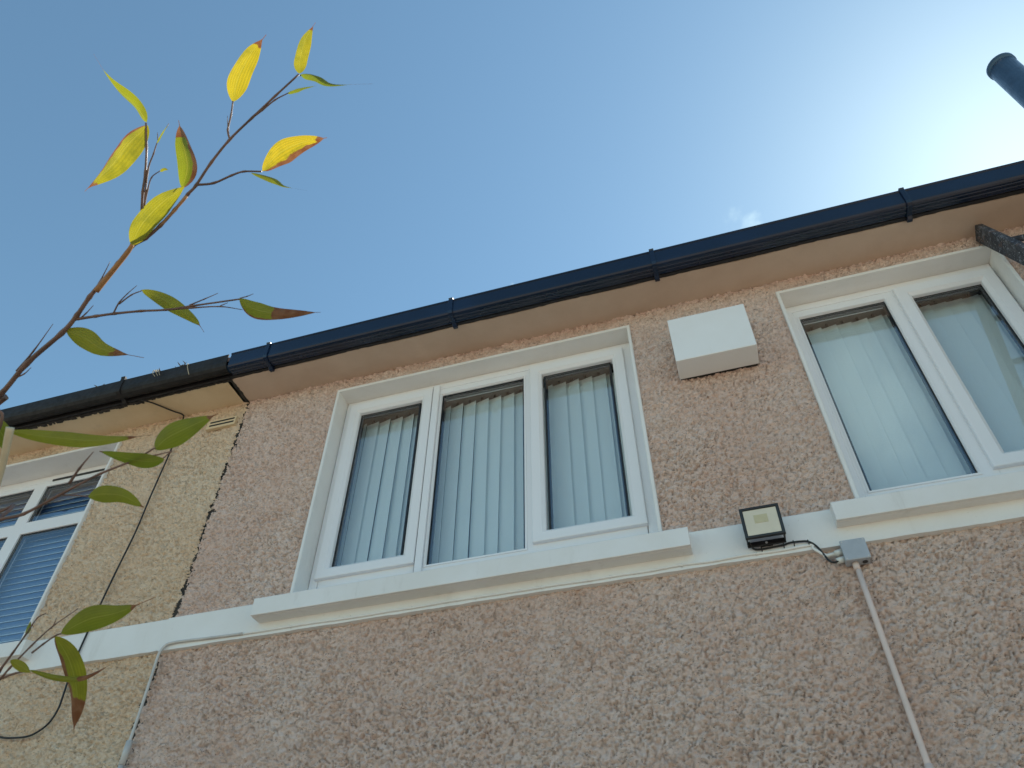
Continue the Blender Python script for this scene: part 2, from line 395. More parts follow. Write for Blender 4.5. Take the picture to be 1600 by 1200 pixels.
def roughcast(name, mat, parent, x0, x1, z0, z1, holes, seed, ragged=None, step=0.0045):
    xs = axis(x0, x1, step, [h[0] for h in holes]+[h[1] for h in holes]+[-5.0, 2.0], (-5.0, 2.0, 0.014))
    zs = axis(z0, z1, step*0.95, [h[2] for h in holes]+[h[3] for h in holes]+[2.1], (2.1, 9, 0.016))
    X, Z = np.meshgrid(xs, zs, indexing='ij'); H = relief(X, Z, seed)
    if ragged is not None:                       # broken edge where the two renders meet
        T = lattice(seed+5); k = 0 if ragged > 0 else -1
        for i in range(4):
            idx = i if ragged > 0 else -1-i
            X[idx] += ragged*(1-i/4)*(0.016*(vnoise(zs*34, zs*0, T[0])-0.50)+0.014*(vnoise(zs*90, zs*0+3, T[1])-0.5))
        edge = np.abs(X-X[k][None, :])
        H -= 0.006*np.exp(-(edge/0.012)**2)
    nx, nz = X.shape; co = np.empty((nx*nz, 3)); co[:, 0] = X.ravel(); co[:, 1] = -H.ravel(); co[:, 2] = Z.ravel()
    idx = np.arange(nx*nz).reshape(nx, nz)
    cx = (xs[:-1]+xs[1:])/2; cz = (zs[:-1]+zs[1:])/2; keep = np.ones((nx-1, nz-1), bool)
    for a, b, c, d in holes: keep &= ~(((cx > a) & (cx < b))[:, None] & ((cz > c) & (cz < d))[None, :])
    q = np.stack([idx[:-1, :-1], idx[1:, :-1], idx[1:, 1:], idx[:-1, 1:]], -1)[keep]
    used = np.zeros(nx*nz, bool); used[q.ravel()] = True; remap = np.cumsum(used)-1; q = remap[q]; co = co[used]
    me = bpy.data.meshes.new(name); me.vertices.add(len(co)); me.vertices.foreach_set('co', co.ravel().astype(np.float32))
    me.loops.add(q.size); me.loops.foreach_set('vertex_index', q.ravel().astype(np.int32))
    me.polygons.add(len(q)); me.polygons.foreach_set('loop_start', np.arange(0, q.size, 4, dtype=np.int32))
    me.polygons.foreach_set('use_smooth', np.ones(len(q), bool))
    me.update(calc_edges=True); me.materials.append(mat)
    o = bpy.data.objects.new(name, me); col.objects.link(o); return put(o, parent)

def core_boxes(mb, x0, x1, y0, y1, z0, z1, holes):
    xs = sorted({x0, x1, *[h[0] for h in holes], *[h[1] for h in holes]})
    for a, b in zip(xs, xs[1:]):
        hs = sorted([h for h in holes if h[0] <= a and h[1] >= b], key=lambda h: h[2]); z = z0
        for h in hs: mb.box(a, b, y0, y1, z, h[2]); z = h[3]
        mb.box(a, b, y0, y1, z, z1)

# ------------------------------------------------------------------ windows
def frame_ring(mb, x0, x1, z0, z1, w, yf, yb, bead=0.016):
    """PVC section: rounded outer edge, flat face, sloped glazing bead"""
    mb.ring(x0, x1, z0, z1, [(0, yb), (0, yf+0.005), (0.0015, yf+0.0015), (0.005, yf), (w-bead-0.002, yf), (w-bead, yf+0.002),
                             (w-0.003, yf+0.013), (w, yf+0.017), (w, yb)])
def glass_pane(parent, x0, x1, z0, z1, y):
    MB().box(x0-0.004, x1+0.004, y, y+0.004, z0-0.004, z1+0.004).build('pane', M['glass'], parent)
    gk = MB(); gk.ring(x0-0.004, x1+0.004, z0-0.004, z1+0.004, [(0, y-0.003), (0.0085, y-0.003), (0.0085, y-0.0006), (0, y-0.0006)])
    gk.ring(x0-0.004, x1+0.004, z0-0.004, z1+0.004, [(0, y+0.006), (0.016, y+0.006), (0.016, y+0.024), (0, y+0.024)])
    gk.build('gasket', M['gasket'], parent)
def reveal_ring(parent, x0, x1, z0, z1, mat, name='reveal', lip=0.017, depth=0.30):
    mb = MB()
    mb.ring(x0-lip, x1+lip, z0-lip, z1+lip, [(0, 0.014), (0.001, -0.011), (0.004, -0.0145), (lip-0.002, -0.0145), (lip+0.0015, -0.011), (lip+0.002, depth), (lip-0.004, depth)])
    return mb.build(name, mat, parent)
def sill(parent, x0, x1, zb, zt, yf, mat):
    prof = [(0.10, zb+0.002), (-0.022, zb+0.002), (yf+0.018, zb), (yf+0.015, zb+0.004), (yf+0.010, zb), (yf, zb), (yf-0.001, zt-0.004), (yf+0.004, zt), (0.13, zt+0.045)]
    return MB().prism(prof, x0, x1).build('window_sill', mat, parent, 0.003)

# ------------------------------------------------------------------ the pink house
ZS = 5.015                      # underside of the soffit
H1 = (-1.99, -0.22, 3.49, 4.90); H2 = (0.61, 1.665, 3.49, 4.90)
house = empty('terraced_house', (0.3, 0, 0), 'pink roughcast house with white windows, white band and new black gutter', 'house')
XJ, XR = -2.660, 3.3
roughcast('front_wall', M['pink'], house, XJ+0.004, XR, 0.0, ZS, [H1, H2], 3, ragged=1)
mb = MB(); core_boxes(mb, XJ+0.002, XR, 0.055, 0.30, 0.0, 5.40, [H1, H2])
mb.box(XR-0.25, XR-0.001, 0.30, 8.0, 0, 5.4); mb.box(XJ+0.002, XR, 8.0, 8.25, 0, 5.4); mb.box(XJ+0.002, XJ+0.12, 0.30, 8.0, 0, 5.4)
mb.build('masonry', M['core'], house)
mb = MB(); mb.box(XJ+0.12, XR-0.25, 0.31, 7.98, 5.0, 5.1); mb.box(XJ+0.12, XR-0.25, 0.31, 7.98, 2.6, 2.75); mb.box(0.1, 0.2, 0.31, 7.98, 2.75, 5.0)
mb.box(XJ+0.121, XR-0.251, 3.6, 3.7, 2.75, 5.0); mb.build('room', M['room'], house)
# soffit with a slightly ragged outer edge, fascia, roof
def soffit(parent, mat, x0, x1, seed):
    r = random.Random(seed); xs = np.arange(x0, x1, 0.022); mb = MB(); fr = []
    for i, x in enumerate(xs): fr.append(-0.199-0.004*r.random()-0.003*math.sin(i*0.21))
    n = len(xs); v = [(x, 0.02, ZS) for x in xs]+[(x, f, ZS) for x, f in zip(xs, fr)]+[(x, f, ZS+0.03) for x, f in zip(xs, fr)]
    f = [(i, i+1, n+i+1, n+i) for i in range(n-1)]+[(n+i, n+i+1, 2*n+i+1, 2*n+i) for i in range(n-1)]
    return mb.add(v, f).build('soffit', mat, parent)
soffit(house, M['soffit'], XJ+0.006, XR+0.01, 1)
MB().box(XJ, XR+0.02, -0.222, -0.200, ZS+0.004, 5.14).build('fascia', M['fascia'], house, 0.002)
def roof(parent, x0, x1):
    t = math.tan(R(30)); e = 5.130
    MB().prism([(-0.245, e+0.02), (4.1, e+4.37*t), (8.5, e-0.01), (8.5, e+0.07), (4.1, e+4.37*t+0.09), (-0.25, e+0.05)], x0, x1).build('roof', M['roof'], parent)
roof(house, XJ, XR+0.15)
# new square-line gutter, ribbed underneath, with strap brackets
GP = [(-0.225, 5.125), (-0.225, 5.035), (-0.228, 5.018), (-0.236, 5.012), (-0.250, 5.012), (-0.252, 5.009), (-0.258, 5.009), (-0.260, 5.012), (-0.272, 5.012), (-0.274, 5.009),
      (-0.280, 5.009), (-0.282, 5.012), (-0.292, 5.013), (-0.301, 5.018), (-0.307, 5.027), (-0.3095, 5.04), (-0.311, 5.118), (-0.316, 5.121), (-0.316, 5.130), (-0.306, 5.130), (-0.304, 5.040), (-0.296, 5.020), (-0.236, 5.018), (-0.230, 5.038), (-0.229, 5.125)]
def bracket(parent, x, mat, dz=0.0, w=0.026):
    prof = [(-0.205, 5.118), (-0.205, 4.992), (-0.224, 4.988), (-0.240, 4.999), (-0.300, 5.005), (-0.313, 5.012), (-0.3185, 5.03), (-0.320, 5.128), (-0.325, 5.138), (-0.308, 5.142), (-0.300, 5.132), (-0.300, 5.05), (-0.28, 5.03), (-0.24, 5.03), (-0.222, 5.05), (-0.222, 5.118)]
    return MB().prism([(y, z+dz) for y, z in prof], x-w/2, x+w/2).build('gutter_bracket', mat, parent, 0.002)
gut = MB().prism(GP, -2.622, XR+0.05).build('gutter', M['gutter'], house, 0.0008)
for x in (-2.363, -1.172, 0.0, 1.294, 2.45): bracket(gut, x, M['gutter'])
# painted string band, broken by the sills
BZ0, BZ1 = 3.325, 3.500
bnd = MB()
xs = np.linspace(XJ-0.001, XR, 121); r = random.Random(4)
low = [BZ0+0.0035*(r.random()-0.5) for _ in xs]; n = len(xs)
v = [(x, 0.01, l-0.001) for x, l in zip(xs, low)]+[(x, -0.020, l) for x, l in zip(xs, low)]+[(x, -0.020-0.001*math.sin(i*.4), BZ1-0.004) for i, x in enumerate(xs)]+[(x, -0.016, BZ1) for x in xs]+[(x, 0.01, BZ1+0.004) for x in xs]
bnd.add(v, [(k*n+i, k*n+i+1, (k+1)*n+i+1, (k+1)*n+i) for k in range(4) for i in range(n-1)]).build('string_band', M['white'], house)

# main three-light window
w = MB(); a, b, c, d = H1
frame_ring(w, a+0.004, b-0.004, c+0.01, d-0.002, 0.052, 0.100, 0.165, 0.006)
w.box(-1.436, -1.358, 0.102, 0.164, c+0.06, d-0.05); w.box(-0.857, -0.792, 0.102, 0.164, c+0.06, d-0.05)
w.box(-1.936, -1.43, 0.1025, 0.1635, c+0.06, 3.665); w.box(-1.36, -0.855, 0.1025, 0.1635, c+0.06, 3.640); w.box(-0.795, -0.276, 0.1025, 0.1635, c+0.06, 3.665)
w.box(-1.36, -0.855, 0.1025, 0.1635, 4.798, d-0.05)
win = w.build('window', M['pvc'], house, 0.003)
tag(win, 'white three-light casement window beside the white wall box')
for x0, x1 in ((-1.950, -1.414), (-0.814, -0.270)):
    s = MB(); frame_ring(s, x0, x1, 3.650, 4.850, 0.066, 0.078, 0.13); sa = s.build('sash', M['pvc'], win)
MB().box(-1.4138, -1.4108, 0.088, 0.103, 3.60, 4.868).build('gap_shade_strip', M['gasket'], win); MB().box(-1.4110, -1.372, 0.0835, 0.103, c+0.055, 4.872).build('mullion_cover', M['pvc'], win, 0.003)  # black strip painted in for the shade in the gap between sash and mullion
s = MB(); s.ring(-1.370, -0.845, 3.628, 4.810, [(0, 0.104), (0, 0.098), (0.008, 0.097), (0.012, 0.112), (0.012, 0.118), (0, 0.118)]); s.build('glazing_bead', M['pvc'], win)
for x0, x1, z0, z1 in ((-1.884, -1.500, 3.716, 4.784), (-1.358, -0.857, 3.640, 4.798), (-0.735, -0.354, 3.716, 4.784)):
    glass_pane(win, x0, x1, z0, z1, 0.118)
reveal_ring(win, *H1, M['white'])
sill(win, -2.130, -0.093, 3.386, 3.476, -0.100, M['sillp'])

# right two-light window
w = MB(); a, b, c, d = H2
frame_ring(w, a+0.004, b-0.004, c+0.01, d-0.002, 0.052, 0.100, 0.165, 0.006)
w.box(1.115, 1.19, 0.102, 0.164, c+0.06, d-0.05); w.box(0.66, 1.117, 0.1025, 0.1635, c+0.06, 3.637); w.box(0.66, 1.117, 0.1025, 0.1635, 4.796, d-0.05); w.box(0.66, 0.684, 0.1025, 0.1635, 3.63, 4.80)
w.box(1.19, b-0.05, 0.1025, 0.1635, c+0.06, 3.655)
win2 = w.build('window', M['pvc'], house, 0.003)
tag(win2, 'white two-light casement window beneath the ladder end')
s = MB(); frame_ring(s, 1.170, 1.646, 3.638, 4.842, 0.072, 0.078, 0.13); s.build('sash', M['pvc'], win2)
s = MB(); s.ring(0.674, 1.127, 3.626, 4.806, [(0, 0.104), (0, 0.098), (0.008, 0.097), (0.011, 0.112), (0.011, 0.118), (0, 0.118)]); s.build('glazing_bead', M['pvc'], win2)
glass_pane(win2, 0.685, 1.116, 3.637, 4.796, 0.118); glass_pane(win2, 1.242, 1.574, 3.710, 4.770, 0.118)
reveal_ring(win2, *H2, M['white'])
sill(win2, 0.482, 1.80, 3.402, 3.490, -0.082, M['sillp'])

# ------------------------------------------------------------------ the cream neighbour
H3 = (-4.95, -3.574, 3.49, 4.895)
neigh = empty('terraced_house', (-4.4, 0, 0), 'cream roughcast neighbouring house at the left with old dirty gutter', 'house')
XL = -7.2
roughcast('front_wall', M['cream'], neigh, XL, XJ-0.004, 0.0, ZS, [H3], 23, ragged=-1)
mb = MB(); core_boxes(mb, XL, XJ-0.002, 0.055, 0.30, 0.0, 5.40, [H3])
mb.box(XL, XL+0.25, 0.30, 8.0, 0, 5.4); mb.box(XL, XJ-0.002, 8.0, 8.25, 0, 5.4); mb.box(XJ-0.12, XJ-0.002, 0.30, 8.0, 0, 5.4)
mb.build('masonry', M['core'], neigh)
mb = MB(); mb.box(XL+0.25, XJ-0.12, 0.31, 7.98, 5.0, 5.1); mb.box(XL+0.25, XJ-0.12, 0.31, 7.98, 2.6, 2.75); mb.box(XL+0.251, XJ-0.121, 3.6, 3.7, 2.75, 5.0); mb.build('room', M['room'], neigh)
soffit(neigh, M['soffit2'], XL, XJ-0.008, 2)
MB().box(XL, XJ-0.001, -0.222, -0.200, ZS+0.002, 5.14).build('fascia', M['fascia'], neigh, 0.002)
roof(neigh, XL-0.1, XJ-0.001)
GP2 = [(-0.226, 5.140), (-0.228, 5.06), (-0.236, 5.035), (-0.252, 5.02), (-0.272, 5.015), (-0.292, 5.022), (-0.306, 5.040), (-0.3125, 5.066), (-0.314, 5.140), (-0.307, 5.140), (-0.305, 5.068), (-0.296, 5.042), (-0.272, 5.024), (-0.248, 5.032), (-0.235, 5.062), (-0.233, 5.14)]
gut2 = MB().prism([(y, 5.012+(z-5.015)*0.92) for y, z in GP2], XL, -2.640).build('gutter', M['gutter2'], neigh, 0.0008)
tag(gut2, 'old weathered black gutter with dry debris')
for x in (-3.416, -4.6, -5.8): bracket(gut2, x, M['gutter2'], 0.012, 0.03)
# ragged dark mortar crust between old gutter and soffit
r = random.Random(9); mb = MB()
for i in range(170):
    x = -4.7+i*0.012+r.uniform(-.004, .004); dpt = r.uniform(0.002, 0.020)*(1.0 if x < -3.3 else 0.35); wd = r.uniform(0.006, 0.014)
    mb.box(x-wd, x+wd, -0.206+0.0, -0.199+dpt, ZS-r.uniform(0.002, 0.006), ZS+0.002)
mb.build('mortar_crust', M['joint'], neigh)
# litter poking out of the old gutter
mb = MB()
for cx, k in ((-2.95, 10), (-3.16, 5), (-3.62, 4)):
    for i in range(k):
        p = Vector((cx+r.gauss(0, 0.03), -0.295+r.uniform(-.02, .01), 5.118)); q = p+Vector((r.uniform(-.03, .03), r.uniform(-.03, .02), r.uniform(0.008, 0.026)))
        mb.tube([p, (p+q)/2+Vector((r.uniform(-.006, .006), 0, .003)), q], [0.003, 0.0035, 0.001], 5)
tag(mb.build('gutter_debris', M['moss'], gut2), kind='stuff')
tag(MB().tube(catmull([(-2.93, -0.300, 5.120), (-2.925, -0.325, 5.118), (-2.905, -0.332, 5.07), (-2.885, -0.318, 5.015)]), 0.0022, 5).build('straw', M['straw'], gut2))
for q in (0, 0.010, -0.012): MB().tube(catmull([(-3.17+q, -0.290, 5.12), (-3.165+q, -0.322, 5.136), (-3.145+q*2, -0.332, 5.10), (-3.12+q*1.6, -0.330, 5.062)]), [0.003]*12+[0.0015]*7, 5).build('straw', M['straw'], gut2)
# band, window, sill
xs = np.linspace(XL, XJ, 90); n = len(xs); low = [BZ0+0.004+0.004*(r.random()-0.5) for _ in xs]
v = [(x, 0.01, l-0.001) for x, l in zip(xs, low)]+[(x, -0.018, l) for x, l in zip(xs, low)]+[(x, -0.018, BZ1-0.008) for x in xs]+[(x, -0.014, BZ1-0.004) for x in xs]+[(x, 0.01, BZ1) for x in xs]
MB().add(v, [(k*n+i, k*n+i+1, (k+1)*n+i+1, (k+1)*n+i) for k in range(4) for i in range(n-1)]).build('string_band', M['white'], neigh)
w = MB(); a, b, c, d = H3
frame_ring(w, a+0.004, b-0.004, c+0.01, d-0.002, 0.058, 0.155, 0.215, 0.006)
w.box(-4.330, -4.235, 0.157, 0.214, c+0.06, d-0.05); w.box(-4.24, b-0.055, 0.158, 0.2135, 4.420, 4.510); w.box(a+0.055, -4.325, 0.158, 0.2135, 4.420, 4.510)
w.box(-4.24, b-0.055, 0.158, 0.2135, 4.805, d-0.052); w.box(a+0.055, -4.325, 0.158, 0.2135, 4.805, d-0.052)
win3 = w.build('window', M['pvc'], neigh, 0.003)
tag(win3, 'white window with blue slatted blind and top lights')
for x0, x1 in ((a+0.06, -4.330), (-4.235, b-0.06)):
    for z0, z1 in ((3.62, 4.420), (4.510, 4.805)): glass_pane(win3, x0, x1, z0, z1, 0.172)
MB().box(-4.20, b-0.09, 0.1515, 0.160, 4.838, 4.852).build('trickle_vent', M['black'], win3)
reveal_ring(win3, *H3, M['sillp'])
sill(win3, -5.1, -3.445, 3.386, 3.470, -0.085, M['sillp'])
# slotted air vent under the eaves
av = MB().box(-2.895, -2.690, -0.0205, 0.004, 4.815, 4.885).build('air_vent', M['soffit2'], neigh, 0.002)
for z in (4.865, 4.838): MB().box(-2.872, -2.700, -0.0225, -0.015, z-0.0055, z+0.0055).build('vent_slot', M['black'], av)
# dark filler in the joint between the two renders (wall and soffit)
jb = MB(); r = random.Random(5); zs = np.arange(0.0, ZS, 0.02)
L = [(XJ-0.03, 0.013, z) for z in zs]; Rr = [(XJ+0.03, 0.013, z) for z in zs]; n = len(zs)
jb.add(L+Rr, [(i, i+1, n+i+1, n+i) for i in range(n-1)])
ys = np.linspace(0.0, -0.205, 14); L = [(XJ-0.007-r.uniform(0, .007), y, ZS-0.0015) for y in ys]; Rr = [(XJ+0.006+r.uniform(0, .007), y, ZS-0.0015) for y in ys]; n = len(ys)
jb.add(L+Rr, [(i, i+1, n+i+1, n+i) for i in range(n-1)])
jb.build('joint_filler', M['joint'], neigh)

# ------------------------------------------------------------------ blinds behind the glass
def slat_mesh(wd, h):
    mb = MB(); n = 6; up = [((k/(n-1)-0.5)*wd, 0.002*(1-4*(k/(n-1)-0.5)**2)-0.001) for k in range(n)]
    loop = up+[(x, y+0.0007) for x, y in up[::-1]]; m = len(loop)
    v = [(x, y, 0) for x, y in loop]+[(x, y, -h) for x, y in loop]
    return mb.add(v, [(k, (k+1) % m, m+(k+1) % m, m+k) for k in range(m)]+[tuple(range(m))[::-1], tuple(range(m, 2*m))])
def vertical_blind(label, x0, x1, zt, zb, ang, seed):
    r = random.Random(seed)
    e = empty('vertical_blind', ((x0+x1)/2, 0.21, zb), label, 'blind')
    MB().box(x0, x1, 0.185, 0.232, zt+0.022, zt+0.060).build('headrail', M['headrail'], e, 0.003)
    me = None; n = int(round((x1-x0)/0.0785))
    for i in range(n):
        x = x0+0.04+i*0.0785
        if me is None:
            o = slat_mesh(0.089, zt-zb).build('slat', M['blind']); me = o.data
        else:
            o = bpy.data.objects.new('slat', me); col.objects.link(o)
        o.location = (x+r.uniform(-.002, .002), 0.21, zt); o.rotation_euler = (r.uniform(-.004, .004), r.uniform(-.004, .004), R(ang)+r.uniform(-.07, .07)); put(o, e)
        if i % 1 == 0:
            c = MB().box(-0.006, 0.006, -0.004, 0.004, 0, 0.024).build('slat_hanger', M['gasket'], None); c.location = (x, 0.21, zt); put(c, e)
    return e
vertical_blind('pale vertical slat blind inside the three-light window', -1.97, -0.24, 4.795, 3.54, -13, 1)
vertical_blind('pale vertical slat blind inside the two-light window under the ladder', 0.63, 1.645, 4.795, 3.54, -8, 2)
vb = empty('slatted_blind', (-4.26, 0.25, 3.55), 'blue horizontal slatted blind inside the cream house window', 'blind')
MB().box(-4.90, -3.62, 0.232, 0.27, 4.83, 4.87).build('headrail', M['headrail'], vb, 0.003)
sl = None
for i in range(28):
    if sl is None:
        s = MB(); s.add([(x, y, z) for x in (-0.635, 0.635) for y, z in ((-0.006, -0.0245), (-0.0105, -0.008), (-0.0085, 0.008), (0.004, 0.0245), (0.0052, 0.0240), (-0.0073, 0.008), (-0.0093, -0.008), (-0.0048, -0.0250))],
                        [(k, (k+1) % 8, 8+(k+1) % 8, 8+k) for k in range(8)]+[tuple(range(8))[::-1], tuple(range(8, 16))])
        o = s.build('slat', M['venet']); sl = o.data
        s2 = MB().box(-0.635, 0.635, -0.0085, -0.0060, -0.0260, -0.0215).build('slat_edge', M['venedge']); sle = s2.data
    else:
        o = bpy.data.objects.new('slat', sl); col.objects.link(o); s2 = bpy.data.objects.new('slat_edge', sle); col.objects.link(s2)
    o.location = (-4.26, 0.25, 4.80-i*0.045); s2.location = o.location.copy(); put(o, vb); s2.parent = o; s2.location = (0, 0, 0)

# ------------------------------------------------------------------ things fixed to the wall
vbx = empty('vent_cover', (0.2, -0.01, 4.41), 'white box-shaped vent cover on the wall between the two windows', 'vent cover')
MB().box(0.004, 0.398, -0.146, -0.012, 4.410, 4.727).build('hood', M['ventbox'], vbx, 0.003)
MB().box(0.010, 0.392, -0.013, 0.006, 4.414, 4.722).build('back_plate', M['joint'], vbx)

fl = empty('floodlight', (0.20, -0.02, 3.38), 'small black floodlight with pale lens on the white band', 'floodlight')
tilt = Matrix.Translation((0.203, -0.082, 3.375)) @ Matrix.Rotation(R(9), 4, 'X')
def tb(mb, name, mat, parent, bev=0.0):
    mb.v = [tuple(tilt @ Vector(p)) for p in mb.v]; return mb.build(name, mat, parent, bev)
mb = MB(); mb.ring(-0.079, 0.079, 0.0, 0.135, [(0, 0.002), (0, -0.010), (0.002, -0.0125), (0.0105, -0.0125), (0.0135, -0.008), (0.0135, 0.002)]); mb.box(-0.074, 0.074, 0.0, 0.008, 0.004, 0.131); mb.box(-0.045, 0.045, 0.008, 0.022, 0.05, 0.115)
hd = tb(mb, 'housing', M['black'], fl, 0.0015)
ln = tb(MB().box(-0.066, 0.066, -0.0085, -0.0005, 0.013, 0.122), 'lens', M['lens'], fl)
tb(MB().box(-0.028, 0.026, -0.0095, -0.0082, 0.062, 0.098), 'led_chip', M['led'], ln, 0.001)
mb = MB(); mb.box(0.127, 0.132, -0.085, -0.034, 3.372, 3.43); mb.box(0.274, 0.279, -0.085, -0.034, 3.372, 3.43); mb.box(0.127, 0.279, -0.040, -0.034, 3.366, 3.389); mb.box(0.18, 0.226, -0.034, -0.02, 3.37, 3.386)
mb.build('mounting_bracket', M['black'], fl, 0.0015)
MB().tube([(0.203, -0.038, 3.377), (0.203, -0.0425, 3.377)], 0.005, 8).build('screw', M['greybox'], fl)

cb_ = empty('cable', (0.30, -0.03, 3.34), 'short black cable looping from the floodlight to the grey junction box', 'cable')
MB().tube(catmull([(0.135, -0.050, 3.385), (0.142, -0.036, 3.372), (0.150, -0.03, 3.363), (0.170, -0.027, 3.359), (0.225, -0.027, 3.360), (0.265, -0.027, 3.362), (0.294, -0.028, 3.367), (0.335, -0.028, 3.365), (0.361, -0.028, 3.359), (0.384, -0.028, 3.335), (0.402, -0.028, 3.292), (0.412, -0.034, 3.258), (0.427, -0.036, 3.246), (0.445, -0.034, 3.250)]), 0.0042, 8).build('sheath', M['cable'], cb_)
mb = MB()
for x, z in ((0.178, 3.352), (0.265, 3.356), (0.305, 3.358), (0.360, 3.350)): mb.tube([(x, -0.033, z+0.014), (x+0.001, -0.034, z), (x, -0.022, z-0.010)], 0.0024, 6)
mb.build('clip', M['cable'], cb_)

jx = empty('junction_box', (0.515, -0.01, 3.23), 'small grey square junction box below the right window sill', 'junction box')
MB().box(0.470, 0.560, -0.046, -0.002, 3.236, 3.322).build('box', M['greybox'], jx, 0.004)
lid = MB().box(0.468, 0.562, -0.056, -0.046, 3.234, 3.324).build('lid', M['greybox'], jx, 0.004)
for x in (0.476, 0.554):
    for z in (3.242, 3.316): MB().tube([(x, -0.0565, z), (x, -0.0555, z)], 0.0032, 8).build('screw', M['conduitw'], lid)
mb = MB(); mb.tube([(0.471, -0.028, 3.258), (0.440, -0.028, 3.254)], [0.0125, 0.0115], 12); mb.tube([(0.471, -0.026, 3.292), (0.442, -0.026, 3.288)], [0.013, 0.012], 12); mb.tube([(0.446, -0.026, 3.288), (0.400, -0.024, 3.284)], [0.008, 0.0075], 10)
mb.build('gland', M['gland'], jx)
MB().tube([(0.540, -0.026, 3.2362), (0.540, -0.026, 3.2335)], 0.010, 14).build('knockout', M['black'], jx)

cn = empty('conduit', (0.502, -0.02, 0.0), 'thin pinkish white conduit running down the wall from the junction box', 'conduit')
MB().tube([(0.505, -0.026, 3.24), (0.5045, -0.024, 3.0), (0.503, -0.024, 2.6), (0.501, -0.024, 2.2), (0.50, -0.024, 1.2), (0.50, -0.024, 0.05)], 0.0105, 14).build('tube', M['conduit'], cn)
for z0, z1 in ((3.205, 3.236), (2.44, 2.50), (1.2, 1.26)): MB().tube([(0.5035, -0.0245, z0), (0.5035, -0.0245, z1)], 0.0128, 14).build('coupling', M['conduit'], cn)

cw = empty('conduit', (-2.63, -0.03, 0.0), 'pale conduit rising along the joint between the two houses', 'conduit')
MB().tube(catmull([(-2.628, -0.026, 0.05), (-2.630, -0.026, 1.5), (-2.631, -0.028, 2.84), (-2.632, -0.030, 3.10), (-2.634, -0.033, 3.26), (-2.632, -0.034, 3.305), (-2.615, -0.031, 3.342), (-2.58, -0.029, 3.352), (-2.50, -0.028, 3.352), (-2.38, -0.027, 3.348), (-2.20, -0.026, 3.344)]), 0.0068, 10).build('tube', M['conduitw'], cw)
MB().tube([(-2.628, -0.027, 0.05), (-2.631, -0.028, 2.86)], 0.0120, 12).build('lower_tube', M['conduitw'], cw)
MB().tube([(-2.631, -0.028, 2.80), (-2.631, -0.028, 2.90)], 0.0140, 12).build('coupling', M['conduitw'], cw)

pc = empty('cable', (-0.9, -0.02, 3.34), 'thin white painted cable running along the band under the sill', 'cable')
r = random.Random(12); pts = [(-2.20, -0.0245, 3.344)]
x = -2.1
while x < 0.40:
    pts.append((x, -0.0235, 3.3435+r.uniform(-.0028, .0028))); x += 0.13
pts += [(0.37, -0.024, 3.330), (0.395, -0.025, 3.300), (0.410, -0.025, 3.287)]
MB().tube(catmull(pts, 4), 0.0060, 8).build('sheath', M['white'], pc)
for i in range(8):
    x = -1.95+i*0.30
    MB().tube([(x, -0.021, 3.352), (x+0.002, -0.030, 3.3445), (x+0.004, -0.021, 3.336)], 0.003, 6).build('clip', M['white'], pc)

bc_ = empty('cable', (-3.12, -0.015, 3.0), 'black cable hanging down the cream wall and curling to the left', 'cable')
MB().tube(catmull([(-3.30, -0.215, 5.008), (-3.245, -0.17, 5.007), (-3.165, -0.07, 5.006), (-3.118, -0.022, 5.000), (-3.108, -0.020, 4.93), (-3.100, -0.020, 4.70), (-3.106, -0.020, 4.35), (-3.105, -0.020, 4.10), (-3.122, -0.021, 3.85), (-3.132, -0.024, 3.60), (-3.136, -0.026, 3.40), (-3.130, -0.026, 3.28), (-3.122, -0.021, 3.16), (-3.118, -0.021, 3.10), (-3.140, -0.021, 3.035), (-3.205, -0.021, 2.993), (-3.29, -0.021, 2.988), (-3.42, -0.021, 3.008), (-3.7, -0.021, 3.10), (-4.4, -0.021, 3.2), (-6.0, -0.021, 3.22)]), 0.0046, 8).build('sheath', M['cable'], bc_)

# soil vent pipe standing clear of the gutter at the right
pp = empty('vent_pipe', (2.09, -0.42, 0.0), 'dark vertical soil vent pipe rising above the eaves at the right', 'pipe')
PX, PY = 2.085, -0.40
MB().tube([(PX, PY, 0.02), (PX, PY, 3.0), (PX, PY, 5.90)], 0.069, 28).build('tube', M['pipe'], pp)
mb = MB(); mb.tube([(PX, PY, 5.895), (PX, PY, 5.905), (PX, PY, 5.91), (PX, PY, 5.935), (PX, PY, 5.945)], [0.0695, 0.070, 0.0745, 0.0745, 0.067], 28, False); mb.tube([(PX, PY, 5.945), (PX, PY, 5.92), (PX, PY, 5.8)], [0.066, 0.063, 0.063], 28)
mb.build('rim', M['pipe'], pp)
for z in (1.5, 4.4): MB().tube([(PX, PY, z), (PX, PY, z+0.06)], 0.083, 28).build('collar', M['pipe'], pp)
MB().box(PX-0.02, PX+0.02, PY+0.06, -0.005, 4.41, 4.45).build('wall_bracket', M['pipe'], pp)

